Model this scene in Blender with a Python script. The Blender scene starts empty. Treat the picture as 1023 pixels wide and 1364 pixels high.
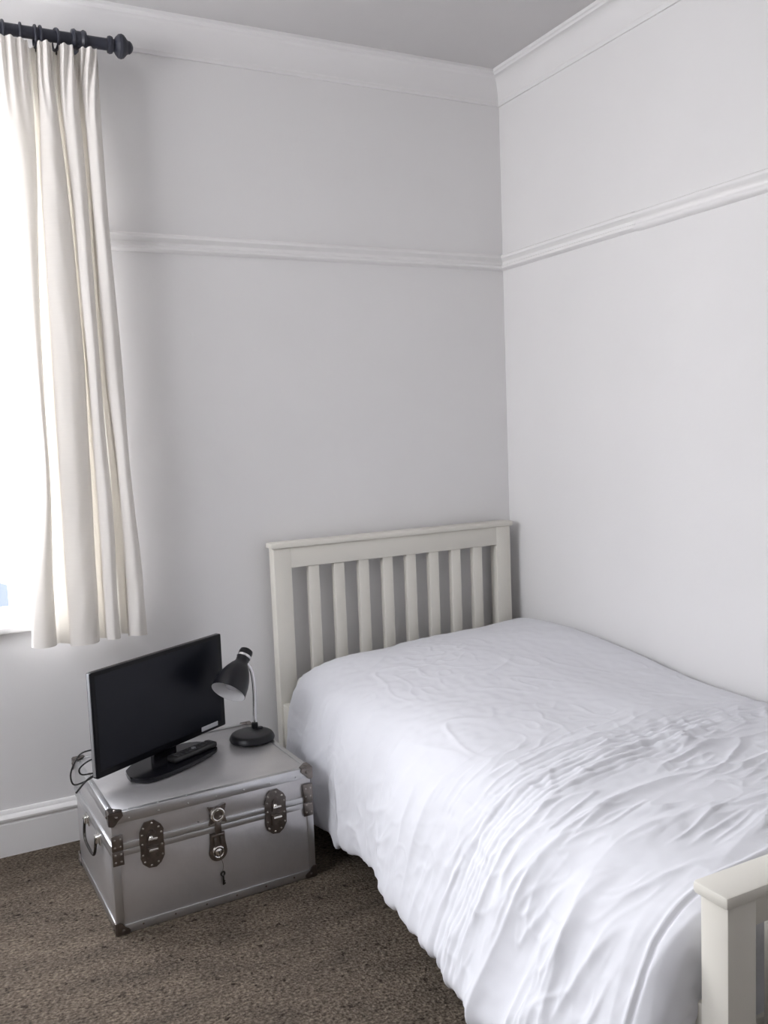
import bpy, bmesh, math
import numpy as np
from mathutils import Vector, Matrix

scene = bpy.context.scene
C = bpy.context.collection

# ------------------------------------------------------------------ camera
cam_data = bpy.data.cameras.new('camera')
cam = bpy.data.objects.new('camera', cam_data)
C.objects.link(cam)
scene.camera = cam
cam_data.sensor_fit = 'HORIZONTAL'
cam_data.sensor_width = 36.0
cam_data.lens = 36.0 * 1195.4 / 1023.0
cam_data.clip_start = 0.02
RGT = Vector((0.88931846, -0.45564129, -0.03877754))
UPV = Vector((0.07684616, 0.06531648, 0.99490121))
FWD = Vector((0.45078526, 0.88776392, -0.09310143))
m = Matrix((RGT, UPV, -FWD)).transposed().to_4x4()
m.translation = Vector((-2.1190, -3.0374, 1.3154))
cam.matrix_world = m

# ------------------------------------------------------------------ world, light, exposure
SKY = 13.0
world = bpy.data.worlds.new('world')
scene.world = world
world.use_nodes = True
wn = world.node_tree
wn.nodes.clear()
wout = wn.nodes.new('ShaderNodeOutputWorld')
wbg = wn.nodes.new('ShaderNodeBackground')
wtc = wn.nodes.new('ShaderNodeTexCoord')
wsep = wn.nodes.new('ShaderNodeSeparateXYZ')
wr = wn.nodes.new('ShaderNodeValToRGB')
wr.color_ramp.elements[0].position = 0.0
wr.color_ramp.elements[0].color = (1.0, 0.955, 0.975, 1)
wr.color_ramp.elements[1].position = 0.9
wr.color_ramp.elements[1].color = (0.90, 0.90, 0.975, 1)
wn.links.new(wtc.outputs['Generated'], wsep.inputs[0])
wn.links.new(wsep.outputs['Z'], wr.inputs[0])
wn.links.new(wr.outputs[0], wbg.inputs[0])
wbg.inputs[1].default_value = SKY
wn.links.new(wbg.outputs[0], wout.inputs[0])

scene.view_settings.view_transform = 'Standard'
scene.view_settings.look = 'None'
scene.view_settings.gamma = 1.0
scene.view_settings.use_curve_mapping = False
scene.view_settings.exposure = 0.22

WX0, WX1, WZ0, WZ1 = -3.00, -1.655, 0.722, 2.38      # window opening in the back wall
pl = bpy.data.lights.new('window_portal', 'AREA')
pl.shape = 'RECTANGLE'
pl.size = WX1 - WX0
pl.size_y = WZ1 - WZ0
pl.cycles.is_portal = True
po = bpy.data.objects.new('window_portal', pl)
po.location = ((WX0 + WX1) / 2, 0.21, (WZ0 + WZ1) / 2)
po.rotation_euler = (-math.pi / 2, 0, 0)
C.objects.link(po)
RX0, RY0, CEIL = -3.45, -4.3, 2.665
LY0, LY1 = -1.95, -0.50
LZ0, LZ1 = 1.45, 2.42      # unseen side window, added in the left wall to brighten the room
pl2 = bpy.data.lights.new('added_window_portal', 'AREA')
pl2.shape = 'RECTANGLE'
pl2.size = LZ1 - LZ0
pl2.size_y = LY1 - LY0
pl2.cycles.is_portal = True
po2 = bpy.data.objects.new('added_window_portal', pl2)
po2.location = (RX0 - 0.21, (LY0 + LY1) / 2, (LZ0 + LZ1) / 2)
po2.rotation_euler = (0, -math.pi / 2, 0)
C.objects.link(po2)

# ------------------------------------------------------------------ materials
def new_mat(name):
    mt = bpy.data.materials.new(name)
    mt.use_nodes = True
    return mt, mt.node_tree, mt.node_tree.nodes['Principled BSDF']

def mat(name, col, rough=0.5, metal=0.0, bump=0.0, bscale=200.0, coat=0.0, var=0.0, vscale=6.0, spec=0.5, stretch=None, rvar=0.0):
    mt, nt, b = new_mat(name)
    b.inputs['Base Color'].default_value = (*col, 1)
    b.inputs['Roughness'].default_value = rough
    b.inputs['Metallic'].default_value = metal
    b.inputs['Specular IOR Level'].default_value = spec
    b.inputs['Coat Weight'].default_value = coat
    tc = nt.nodes.new('ShaderNodeTexCoord')
    mp = nt.nodes.new('ShaderNodeMapping')
    nt.links.new(tc.outputs['Object'], mp.inputs[0])
    if stretch:
        mp.inputs['Scale'].default_value = stretch
    if bump > 0:
        n = nt.nodes.new('ShaderNodeTexNoise')
        n.inputs['Scale'].default_value = bscale
        n.inputs['Detail'].default_value = 3
        bp = nt.nodes.new('ShaderNodeBump')
        bp.inputs['Strength'].default_value = bump
        bp.inputs['Distance'].default_value = 0.002
        nt.links.new(mp.outputs[0], n.inputs['Vector'])
        nt.links.new(n.outputs['Fac'], bp.inputs['Height'])
        nt.links.new(bp.outputs[0], b.inputs['Normal'])
    if var > 0 or rvar > 0:
        n2 = nt.nodes.new('ShaderNodeTexNoise')
        n2.inputs['Scale'].default_value = vscale
        n2.inputs['Detail'].default_value = 4
        nt.links.new(mp.outputs[0], n2.inputs['Vector'])
        if var > 0:
            r = nt.nodes.new('ShaderNodeValToRGB')
            r.color_ramp.elements[0].position = 0.3
            r.color_ramp.elements[1].position = 0.7
            r.color_ramp.elements[0].color = (*[c * (1 - var) for c in col], 1)
            r.color_ramp.elements[1].color = (*[min(1, c * (1 + var)) for c in col], 1)
            nt.links.new(n2.outputs['Fac'], r.inputs[0])
            nt.links.new(r.outputs[0], b.inputs['Base Color'])
        if rvar > 0:
            mr = nt.nodes.new('ShaderNodeMapRange')
            mr.inputs['To Min'].default_value = max(0, rough - rvar)
            mr.inputs['To Max'].default_value = rough + rvar
            nt.links.new(n2.outputs['Fac'], mr.inputs['Value'])
            nt.links.new(mr.outputs[0], b.inputs['Roughness'])
    return mt

M = {}
M['wall'] = mat('wall_paint', (0.81, 0.80, 0.80), 0.75, bump=0.12, bscale=90, var=0.012, vscale=2.5)
M['wall_dark'] = mat('wall_paint_warm', (0.68, 0.665, 0.655), 0.8, bump=0.1, bscale=90)
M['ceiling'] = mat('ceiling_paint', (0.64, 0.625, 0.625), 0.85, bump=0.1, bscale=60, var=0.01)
M['trim'] = mat('gloss_trim_paint', (0.86, 0.85, 0.845), 0.38, bump=0.05, bscale=60)
M['bed'] = mat('cream_bed_paint', (0.735, 0.71, 0.645), 0.42, bump=0.05, bscale=50, var=0.01)
M['rod'] = mat('dark_rod_paint', (0.028, 0.030, 0.045), 0.42, bump=0.08, bscale=120)
M['tv_bezel'] = mat('black_bezel_plastic', (0.006, 0.006, 0.008), 0.30, bump=0.01, bscale=300, spec=0.2)
M['tv_screen'] = mat('screen_panel', (0.006, 0.007, 0.012), 0.30, bump=0.01, bscale=500, spec=0.22)
M['tv_gloss'] = mat('black_gloss_plastic', (0.006, 0.006, 0.009), 0.18, bump=0.01, bscale=100, spec=0.35)
M['edge_silver'] = mat('silver_edge_plastic', (0.45, 0.46, 0.48), 0.3, metal=0.6, bump=0.02)
M['rubber'] = mat('dark_rubber', (0.015, 0.014, 0.014), 0.6, bump=0.1)
M['remote'] = mat('remote_plastic', (0.013, 0.013, 0.014), 0.45, bump=0.1, bscale=300)
M['button'] = mat('remote_button_rubber', (0.055, 0.055, 0.06), 0.5, bump=0.05)
M['white_plastic'] = mat('white_sticker', (0.62, 0.63, 0.66), 0.5, bump=0.02)
M['lamp_black'] = mat('lamp_black_enamel', (0.009, 0.009, 0.012), 0.36, bump=0.02, spec=0.35)
M['lamp_white'] = mat('lamp_inner_enamel', (0.72, 0.71, 0.72), 0.4, bump=0.02)
M['bulb_glass'] = mat('frosted_bulb_glass', (0.52, 0.51, 0.53), 0.25, bump=0.01)
M['chrome'] = mat('chrome', (0.75, 0.75, 0.76), 0.12, metal=1.0, bump=0.02, bscale=30)
M['alu'] = mat('brushed_aluminium_sheet', (0.60, 0.585, 0.59), 0.30, metal=0.66, bump=0.22, bscale=60, var=0.05, vscale=9, rvar=0.06)
M['alu_trim'] = mat('aluminium_trim', (0.60, 0.60, 0.61), 0.33, metal=0.92, bump=0.1, bscale=120, rvar=0.05)
M['nickel'] = mat('tarnished_nickel', (0.23, 0.205, 0.19), 0.30, metal=1.0, bump=0.15, bscale=150, var=0.15, vscale=60)
M['nickel_mid'] = mat('worn_nickel', (0.45, 0.42, 0.39), 0.3, metal=1.0, bump=0.1)
M['nickel_bright'] = mat('bright_nickel', (0.80, 0.78, 0.75), 0.2, metal=1.0, bump=0.03)
M['dark_metal'] = mat('dark_metal', (0.05, 0.045, 0.04), 0.4, metal=0.8, bump=0.05)
M['pvc'] = mat('window_frame_paint', (0.85, 0.85, 0.85), 0.35, bump=0.02)
M['paving'] = mat('outdoor_paving', (0.40, 0.40, 0.39), 0.9, bump=0.3, bscale=20, var=0.1)
M['car'] = mat('blue_car_paint', (0.050, 0.062, 0.085), 0.35, coat=0.3, bump=0.01)
M['car_glass'] = mat('car_glass', (0.03, 0.04, 0.05), 0.1, bump=0.01)
M['mattress'] = mat('mattress_ticking', (0.70, 0.69, 0.67), 0.8, bump=0.2, bscale=80)

def carpet_mat():
    mt, nt, b = new_mat('loop_carpet')
    b.inputs['Roughness'].default_value = 0.95
    b.inputs['Specular IOR Level'].default_value = 0.1
    tc = nt.nodes.new('ShaderNodeTexCoord')
    def noise(s, d, sc=None):
        n = nt.nodes.new('ShaderNodeTexNoise')
        n.inputs['Scale'].default_value = s
        n.inputs['Detail'].default_value = d
        if sc:
            mp = nt.nodes.new('ShaderNodeMapping')
            mp.inputs['Scale'].default_value = sc
            mp.inputs['Rotation'].default_value = (0, 0, 0.3)
            nt.links.new(tc.outputs['Object'], mp.inputs[0])
            nt.links.new(mp.outputs[0], n.inputs['Vector'])
        else:
            nt.links.new(tc.outputs['Object'], n.inputs['Vector'])
        return n
    n1 = noise(95, 5, (1, 1.5, 1))
    r1 = nt.nodes.new('ShaderNodeValToRGB')
    e = r1.color_ramp.elements
    e[0].position = 0.28; e[0].color = (0.042, 0.032, 0.025, 1)
    e[1].position = 0.75; e[1].color = (0.245, 0.205, 0.160, 1)
    x = e.new(0.5); x.color = (0.128, 0.104, 0.082, 1)
    nt.links.new(n1.outputs['Fac'], r1.inputs[0])
    n2 = noise(7, 5, (1, 2.2, 1))
    r2 = nt.nodes.new('ShaderNodeValToRGB')
    r2.color_ramp.elements[0].position = 0.3; r2.color_ramp.elements[0].color = (0.72, 0.72, 0.72, 1)
    r2.color_ramp.elements[1].position = 0.7; r2.color_ramp.elements[1].color = (1.15, 1.13, 1.10, 1)
    nt.links.new(n2.outputs['Fac'], r2.inputs[0])
    mx = nt.nodes.new('ShaderNodeMix'); mx.data_type = 'RGBA'; mx.blend_type = 'MULTIPLY'
    mx.inputs['Factor'].default_value = 1
    nt.links.new(r1.outputs[0], mx.inputs['A']); nt.links.new(r2.outputs[0], mx.inputs['B'])
    # scattered dark flecks
    v = nt.nodes.new('ShaderNodeTexNoise'); v.inputs['Scale'].default_value = 42; v.inputs['Detail'].default_value = 2
    nt.links.new(tc.outputs['Object'], v.inputs['Vector'])
    r3 = nt.nodes.new('ShaderNodeValToRGB')
    r3.color_ramp.elements[0].position = 0.30; r3.color_ramp.elements[0].color = (0.35, 0.33, 0.33, 1)
    r3.color_ramp.elements[1].position = 0.37; r3.color_ramp.elements[1].color = (1, 1, 1, 1)
    nt.links.new(v.outputs['Fac'], r3.inputs[0])
    mx2 = nt.nodes.new('ShaderNodeMix'); mx2.data_type = 'RGBA'; mx2.blend_type = 'MULTIPLY'
    mx2.inputs['Factor'].default_value = 1
    nt.links.new(mx.outputs['Result'], mx2.inputs['A']); nt.links.new(r3.outputs[0], mx2.inputs['B'])
    nt.links.new(mx2.outputs['Result'], b.inputs['Base Color'])
    vo = nt.nodes.new('ShaderNodeTexVoronoi'); vo.inputs['Scale'].default_value = 150
    nt.links.new(tc.outputs['Object'], vo.inputs['Vector'])
    bp = nt.nodes.new('ShaderNodeBump'); bp.inputs['Strength'].default_value = 0.6; bp.inputs['Distance'].default_value = 0.005
    nt.links.new(vo.outputs['Distance'], bp.inputs['Height'])
    bp2 = nt.nodes.new('ShaderNodeBump'); bp2.inputs['Strength'].default_value = 0.5; bp2.inputs['Distance'].default_value = 0.01
    nt.links.new(n1.outputs['Fac'], bp2.inputs['Height']); nt.links.new(bp.outputs[0], bp2.inputs['Normal'])
    nt.links.new(bp2.outputs[0], b.inputs['Normal'])
    return mt
M['carpet'] = carpet_mat()

def fabric_mat(name, col, weave=900, bstr=0.15, trans=0.0, tcol=(0.9, 0.86, 0.78), slub=0.0):
    mt, nt, b = new_mat(name)
    b.inputs['Base Color'].default_value = (*col, 1)
    b.inputs['Roughness'].default_value = 0.85
    b.inputs['Specular IOR Level'].default_value = 0.2
    b.inputs['Sheen Weight'].default_value = 0.1
    tc = nt.nodes.new('ShaderNodeTexCoord')
    mp = nt.nodes.new('ShaderNodeMapping')
    nt.links.new(tc.outputs['Object'], mp.inputs[0])
    n = nt.nodes.new('ShaderNodeTexNoise'); n.inputs['Scale'].default_value = weave; n.inputs['Detail'].default_value = 2
    nt.links.new(mp.outputs[0], n.inputs['Vector'])
    bp = nt.nodes.new('ShaderNodeBump'); bp.inputs['Strength'].default_value = bstr; bp.inputs['Distance'].default_value = 0.001
    nt.links.new(n.outputs['Fac'], bp.inputs['Height'])
    nt.links.new(bp.outputs[0], b.inputs['Normal'])
    if slub > 0:
        mp2 = nt.nodes.new('ShaderNodeMapping'); mp2.inputs['Scale'].default_value = (4, 4, 60)
        nt.links.new(tc.outputs['Object'], mp2.inputs[0])
        n2 = nt.nodes.new('ShaderNodeTexNoise'); n2.inputs['Scale'].default_value = 6; n2.inputs['Detail'].default_value = 4
        nt.links.new(mp2.outputs[0], n2.inputs['Vector'])
        r = nt.nodes.new('ShaderNodeValToRGB')
        r.color_ramp.elements[0].color = (*[c * (1 - slub) for c in col], 1)
        r.color_ramp.elements[1].color = (*[min(1, c * (1 + slub)) for c in col], 1)
        nt.links.new(n2.outputs['Fac'], r.inputs[0])
        nt.links.new(r.outputs[0], b.inputs['Base Color'])
    if trans > 0:
        tr = nt.nodes.new('ShaderNodeBsdfTranslucent'); tr.inputs['Color'].default_value = (*tcol, 1)
        ms = nt.nodes.new('ShaderNodeMixShader'); ms.inputs[0].default_value = trans
        out = nt.nodes['Material Output']
        nt.links.new(b.outputs[0], ms.inputs[1]); nt.links.new(tr.outputs[0], ms.inputs[2])
        nt.links.new(ms.outputs[0], out.inputs['Surface'])
    return mt
M['duvet'] = fabric_mat('white_cotton_duvet', (0.75, 0.755, 0.795), 700, 0.1)
M['curtain'] = fabric_mat('cream_linen_curtain', (0.88, 0.85, 0.82), 500, 0.25, trans=0.19, tcol=(0.92, 0.88, 0.79), slub=0.035)

def glass_mat():
    mt, nt, b = new_mat('window_glass')
    out = nt.nodes['Material Output']
    t = nt.nodes.new('ShaderNodeBsdfTransparent'); t.inputs[0].default_value = (0.95, 0.97, 0.97, 1)
    g = nt.nodes.new('ShaderNodeBsdfGlossy'); g.inputs['Roughness'].default_value = 0.03
    ms = nt.nodes.new('ShaderNodeMixShader'); ms.inputs[0].default_value = 0.06
    nt.links.new(t.outputs[0], ms.inputs[1]); nt.links.new(g.outputs[0], ms.inputs[2])
    nt.links.new(ms.outputs[0], out.inputs['Surface'])
    nt.nodes.remove(b)
    return mt
M['glass'] = glass_mat()

# ------------------------------------------------------------------ helpers
class MB:
    def __init__(s):
        s.bm = bmesh.new()
    def box(s, x0, x1, y0, y1, z0, z1, bev=0.0, seg=2, mtx=None):
        r = bmesh.ops.create_cube(s.bm, size=1.0)
        vs = r['verts']
        for v in vs:
            v.co = Vector(((x0 + x1) / 2 + v.co.x * (x1 - x0), (y0 + y1) / 2 + v.co.y * (y1 - y0), (z0 + z1) / 2 + v.co.z * (z1 - z0)))
        if mtx is not None:
            for v in vs: v.co = mtx @ v.co
        if bev > 0:
            es = list({e for v in vs for e in v.link_edges})
            bmesh.ops.bevel(s.bm, geom=es, offset=bev, segments=seg, affect='EDGES', profile=0.5)
        return s
    def grid(s, P, close_u=False, close_v=False, flip=False):
        n, k = len(P), len(P[0])
        V = [[s.bm.verts.new(p) for p in row] for row in P]
        for i in range(n if close_u else n - 1):
            for j in range(k if close_v else k - 1):
                q = [V[i][j], V[(i + 1) % n][j], V[(i + 1) % n][(j + 1) % k], V[i][(j + 1) % k]]
                if flip: q.reverse()
                try: s.bm.faces.new(q)
                except ValueError: pass
        return V
    def lathe(s, prof, seg=32, mtx=None, cap0=True, cap1=True):
        # prof: list of (r, z)
        P = []
        for r, z in prof:
            row = []
            for i in range(seg):
                a = 2 * math.pi * i / seg
                v = Vector((r * math.cos(a), r * math.sin(a), z))
                row.append(mtx @ v if mtx is not None else v)
            P.append(row)
        V = s.grid(P, close_v=True, flip=True)
        if cap0 and prof[0][0] > 1e-5: s.bm.faces.new(list(reversed(V[0])))
        if cap1 and prof[-1][0] > 1e-5: s.bm.faces.new(V[-1])
        return s
    def tube(s, pts, rad, seg=10, caps=True):
        pts = [Vector(p) for p in pts]
        n = len(pts)
        rads = rad if isinstance(rad, (list, tuple)) else [rad] * n
        up = Vector((0, 0, 1))
        P = []
        prev = None
        for i, p in enumerate(pts):
            t = (pts[min(i + 1, n - 1)] - pts[max(i - 1, 0)]).normalized()
            if prev is None:
                a = t.orthogonal().normalized()
            else:
                a = (prev - t * prev.dot(t)).normalized()
            prev = a
            b = t.cross(a)
            P.append([p + (a * math.cos(2 * math.pi * k / seg) + b * math.sin(2 * math.pi * k / seg)) * rads[i] for k in range(seg)])
        V = s.grid(P, close_v=True)
        if caps:
            s.bm.faces.new(V[0]); s.bm.faces.new(list(reversed(V[-1])))
        return s
    def prism(s, outline, depth, mtx=None, bev=0.0):
        # outline in local xy, extruded along +z
        a = [s.bm.verts.new((x, y, 0)) for x, y in outline]
        b = [s.bm.verts.new((x, y, depth)) for x, y in outline]
        n = len(a)
        s.bm.faces.new(list(reversed(a)))
        top = s.bm.faces.new(b)
        for i in range(n):
            s.bm.faces.new([a[i], a[(i + 1) % n], b[(i + 1) % n], b[i]])
        if bev > 0:
            r = bmesh.ops.bevel(s.bm, geom=list(top.edges), offset=bev, segments=2, affect='EDGES')
            vs = set(a) | set(b) | set(r['verts'])
        else:
            vs = set(a) | set(b)
        if mtx is not None:
            for v in vs:
                if v.is_valid: v.co = mtx @ v.co
        return s
    def dome(s, c, r, h, axis='-y', seg=10):
        prof = [(r, 0), (r * 0.9, h * 0.45), (r * 0.62, h * 0.8), (r * 0.3, h * 0.96), (0.0001, h)]
        rot = {'-y': Matrix.Rotation(math.pi / 2, 4, 'X'), 'z': Matrix.Identity(4), '-x': Matrix.Rotation(-math.pi / 2, 4, 'Y'), 'x': Matrix.Rotation(math.pi / 2, 4, 'Y')}[axis]
        return s.lathe(prof, seg, Matrix.Translation(c) @ rot, cap0=False)
    def torus(s, c, R, r, mtx=None, seg=28, sseg=8, sx=1, sy=1):
        P = []
        for i in range(seg):
            a = 2 * math.pi * i / seg
            row = []
            for j in range(sseg):
                b = 2 * math.pi * j / sseg
                v = Vector(((R + r * math.cos(b)) * math.cos(a) * sx, (R + r * math.cos(b)) * math.sin(a) * sy, r * math.sin(b)))
                if mtx is not None: v = mtx @ v
                row.append(v + Vector(c))
            P.append(row)
        s.grid(P, close_u=True, close_v=True)
        return s
    def build(s, name, material, parent=None, smooth=30):
        bmesh.ops.remove_doubles(s.bm, verts=s.bm.verts, dist=1e-6)
        bmesh.ops.recalc_face_normals(s.bm, faces=s.bm.faces)
        me = bpy.data.meshes.new(name)
        s.bm.to_mesh(me); s.bm.free()
        me.materials.append(M[material])
        if smooth:
            me.polygons.foreach_set('use_smooth', [True] * len(me.polygons))
            me.set_sharp_from_angle(angle=math.radians(smooth))
        o = bpy.data.objects.new(name, me)
        C.objects.link(o)
        if parent is not None: o.parent = parent
        return o

def thing(name, label, cat, loc=(0, 0, 0), rz=0.0, group=None):
    o = bpy.data.objects.new(name, None)
    o.empty_display_size = 0.1
    C.objects.link(o)
    o.location = loc; o.rotation_euler = (0, 0, rz)
    o['label'] = label; o['category'] = cat
    if group: o['group'] = group
    return o
def tag(o, label, cat, group=None):
    o['label'] = label; o['category'] = cat
    if group: o['group'] = group
    return o
def struct(o):
    o['kind'] = 'structure'
    return o
def spline(pts, n):
    pts = [Vector(p) for p in pts]
    out = []
    k = len(pts)
    for i in range(k - 1):
        p0, p1, p2, p3 = pts[max(i - 1, 0)], pts[i], pts[i + 1], pts[min(i + 2, k - 1)]
        for j in range(n):
            t = j / n
            out.append(0.5 * ((2 * p1) + (p2 - p0) * t + (2 * p0 - 5 * p1 + 4 * p2 - p3) * t * t + (3 * p1 - p0 - 3 * p2 + p3) * t ** 3))
    out.append(pts[-1])
    return out

# ------------------------------------------------------------------ the room
T = 0.22
struct(MB().box(RX0 - T, T, RY0 - T, T, -0.12, 0.0).build('floor', 'carpet', smooth=0))
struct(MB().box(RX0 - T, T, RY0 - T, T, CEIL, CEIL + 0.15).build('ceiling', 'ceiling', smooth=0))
w = MB()
w.box(RX0 - T, WX0, 0, T, 0, CEIL); w.box(WX1, T, 0, T, 0, CEIL)
w.box(WX0, WX1, 0, T, 0, WZ0); w.box(WX0, WX1, 0, T, WZ1, CEIL)
struct(w.build('wall_back', 'wall', smooth=0))
struct(MB().box(0, T, RY0 - T, 0, 0, CEIL).build('wall_right', 'wall', smooth=0))
w = MB()
w.box(RX0 - T, RX0, RY0 - T, LY0, 0, CEIL); w.box(RX0 - T, RX0, LY1, 0, 0, CEIL)
w.box(RX0 - T, RX0, LY0, LY1, 0, LZ0); w.box(RX0 - T, RX0, LY0, LY1, LZ1, CEIL)
struct(w.build('wall_left', 'wall', smooth=0))
struct(MB().box(RX0, 0, RY0 - T, RY0, 0, CEIL).build('wall_rear', 'wall_dark', smooth=0))

def sweep_corner(prof, x_end, y_end, name, material='trim'):
    """profile (out from wall, z) swept along the back wall (from x_end), round the corner and down the right wall (to y_end)"""
    b = MB()
    P = [[(x_end, -o, z) for o, z in prof], [(-o, -o, z) for o, z in prof], [(-o, y_end, z) for o, z in prof]]
    V = b.grid(P)
    return struct(b.build(name, material, smooth=25))
# plaster cornice (coved, with a bead at the ceiling and a fillet at its foot)
cz0, cz1, cd = 2.560, 2.656, 0.072
cprof = [(0, cz0 - 0.006), (0.007, cz0 - 0.006), (0.009, cz0 + 0.002), (0.009, cz0 + 0.006)]
for i in range(9):
    a = (i / 8) * math.pi / 2
    cprof.append((0.012 + (cd - 0.022) * (1 - math.cos(a)), cz0 + 0.01 + (cz1 - cz0 - 0.02) * math.sin(a)))
cprof += [(cd - 0.006, cz1 - 0.004), (cd, cz1 - 0.001), (cd + 0.001, CEIL)]
sweep_corner(cprof, RX0, RY0, 'trim_1', 'wall')
# picture rail
def rail_prof(z, k=1.0):
    return [(0, z - 0.002), (0.013 * k, z), (0.021 * k, z + 0.006), (0.021 * k, z + 0.014), (0.012 * k, z + 0.019), (0.010 * k, z + 0.030),
            (0.017 * k, z + 0.036), (0.026 * k, z + 0.042), (0.028 * k, z + 0.050), (0.022 * k, z + 0.056), (0.008 * k, z + 0.058), (0, z + 0.060)]
b = MB()
b.grid([[(WX1 + 0.04, -o, z) for o, z in rail_prof(1.924)], [(-o, -o, z) for o, z in rail_prof(1.924)], [(-o, -0.767, z) for o, z in rail_prof(1.924)]])
struct(b.build('trim_2', 'trim', smooth=30))
b = MB()
P = [[(-o, -0.7675, z) for o, z in rail_prof(1.921, 1.12)], [(-o, RY0, z) for o, z in rail_prof(1.921, 1.12)]]
V = b.grid(P)
b.bm.faces.new(V[0])
struct(b.build('trim_3', 'trim', smooth=70))
# baseboards
def base_prof():
    return [(0.018, 0), (0.018, 0.104), (0.015, 0.108), (0.0155, 0.112), (0.022, 0.117), (0.023, 0.124), (0.018, 0.131), (0.011, 0.135), (0.010, 0.141), (0.006, 0.147), (0, 0.148)]
b = MB(); b.grid([[(RX0, -o, z) for o, z in base_prof()], [(0, -o, z) for o, z in base_prof()]]); struct(b.build('baseboard_back', 'trim', smooth=25))
b = MB(); b.grid([[(-o, 0, z) for o, z in base_prof()], [(-o, RY0, z) for o, z in base_prof()]]); struct(b.build('baseboard_right', 'trim', smooth=25))
b = MB(); b.grid([[(RX0 + o, 0, z) for o, z in base_prof()], [(RX0 + o, RY0, z) for o, z in base_prof()]]); struct(b.build('baseboard_left', 'trim', smooth=25))
# small filled nail hole in the plaster, just a dent with its rim
b = MB()
b.lathe([(0.0085, 0.0), (0.006, 0.0016), (0.0035, 0.0018), (0.0001, 0.0004)], 14, Matrix.Translation((-1.279, 0, 1.655)) @ Matrix.Rotation(math.pi / 2, 4, 'X'), cap0=False)
struct(b.build('trim_4', 'wall'))

# window: frame, mullion, sashes, glass, sill board
win = thing('window_1', 'x', 'window', ((WX0 + WX1) / 2, 0, WZ0))
del win['label']; del win['category']
win['kind'] = 'structure'
cx = (WX0 + WX1) / 2
def wl(x): return x - cx
f = MB()
H = WZ1 - WZ0
yo0, yo1 = 0.12, 0.18
for x0, x1 in ((WX0, WX0 + 0.05), (WX1 - 0.05, WX1), (-2.42, -2.36)):
    f.box(wl(x0), wl(x1), yo0, yo1, 0, H, 0.004)
f.box(wl(WX0), wl(WX1), yo0, yo1, 0, 0.05, 0.004); f.box(wl(WX0), wl(WX1), yo0, yo1, H - 0.05, H, 0.004)
f.build('window_frame', 'pvc', win)
for x0, x1 in ((WX0 + 0.05, -2.42), (-2.36, WX1 - 0.05)):
    g = MB().box(wl(x0), wl(x1), 0.148, 0.152, 0.05, H - 0.05).build('pane', 'glass', win, smooth=0)
MB().box(wl(WX0 - 0.03), wl(WX1 + 0.02), -0.032, 0.12, -0.003, 0.018, 0.005).build('window_sill', 'trim', win)

added_win = thing('added_window', 'x', 'window', (RX0, (LY0 + LY1) / 2, LZ0))  # out of view; put in for extra daylight on walls and bed
del added_win['label']; del added_win['category']
added_win['kind'] = 'structure'
hy = (LY1 - LY0) / 2
H = LZ1 - LZ0
f = MB()
for y0, y1 in ((-hy, -hy + 0.05), (hy - 0.05, hy), (-0.03, 0.03)):
    f.box(-0.18, -0.12, y0, y1, 0, H, 0.004)
f.box(-0.18, -0.12, -hy, hy, 0, 0.05, 0.004); f.box(-0.18, -0.12, -hy, hy, H - 0.05, H, 0.004)
f.build('window_frame', 'pvc', added_win)
for y0, y1 in ((-hy + 0.05, -0.03), (0.03, hy - 0.05)):
    MB().box(-0.152, -0.148, y0, y1, 0.05, H - 0.05).build('pane', 'glass', added_win, smooth=0)
MB().box(-0.12, 0.032, -hy - 0.02, hy + 0.02, -0.003, 0.018, 0.005).build('window_sill', 'trim', added_win)

# outside: pale paving and a parked car seen through the glass
struct(MB().box(-30, 20, 2.0, 40, -1.72, -1.6).build('ground', 'paving', smooth=0))
car = thing('parked_car', 'dark blue parked car seen far outside through the bright window', 'car', (-3.35, 11.2, -1.6))
b = MB()
side = [(-2.1, 0.25), (-2.1, 0.75), (-1.9, 0.95), (-1.2, 1.02), (-0.6, 1.47), (1.1, 1.50), (1.9, 1.05), (2.12, 0.95), (2.12, 0.3), (1.8, 0.22), (-1.8, 0.22)]
b.prism(side, 1.7, Matrix.Rotation(math.pi / 2, 4, 'X') @ Matrix.Translation((0, 0, -0.85)))
b.build('car_body', 'car', car, smooth=20)
b = MB(); b.prism([(-1.1, 1.03), (-0.57, 1.42), (1.0, 1.44), (1.65, 1.06)], 1.72, Matrix.Rotation(math.pi / 2, 4, 'X') @ Matrix.Translation((0, 0, -0.86)))
b.build('car_window', 'car_glass', car, smooth=0)
for sx in (-1.35, 1.4):
    for sy in (-0.78, 0.78):
        b = MB(); b.lathe([(0.2, -0.1), (0.30, -0.1), (0.32, -0.07), (0.32, 0.07), (0.30, 0.1), (0.2, 0.1), (0.18, 0.08)], 24, Matrix.Translation((sx, sy, 0.32)) @ Matrix.Rotation(math.pi / 2, 4, 'X'))
        b.build('wheel', 'rubber', car)

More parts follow.
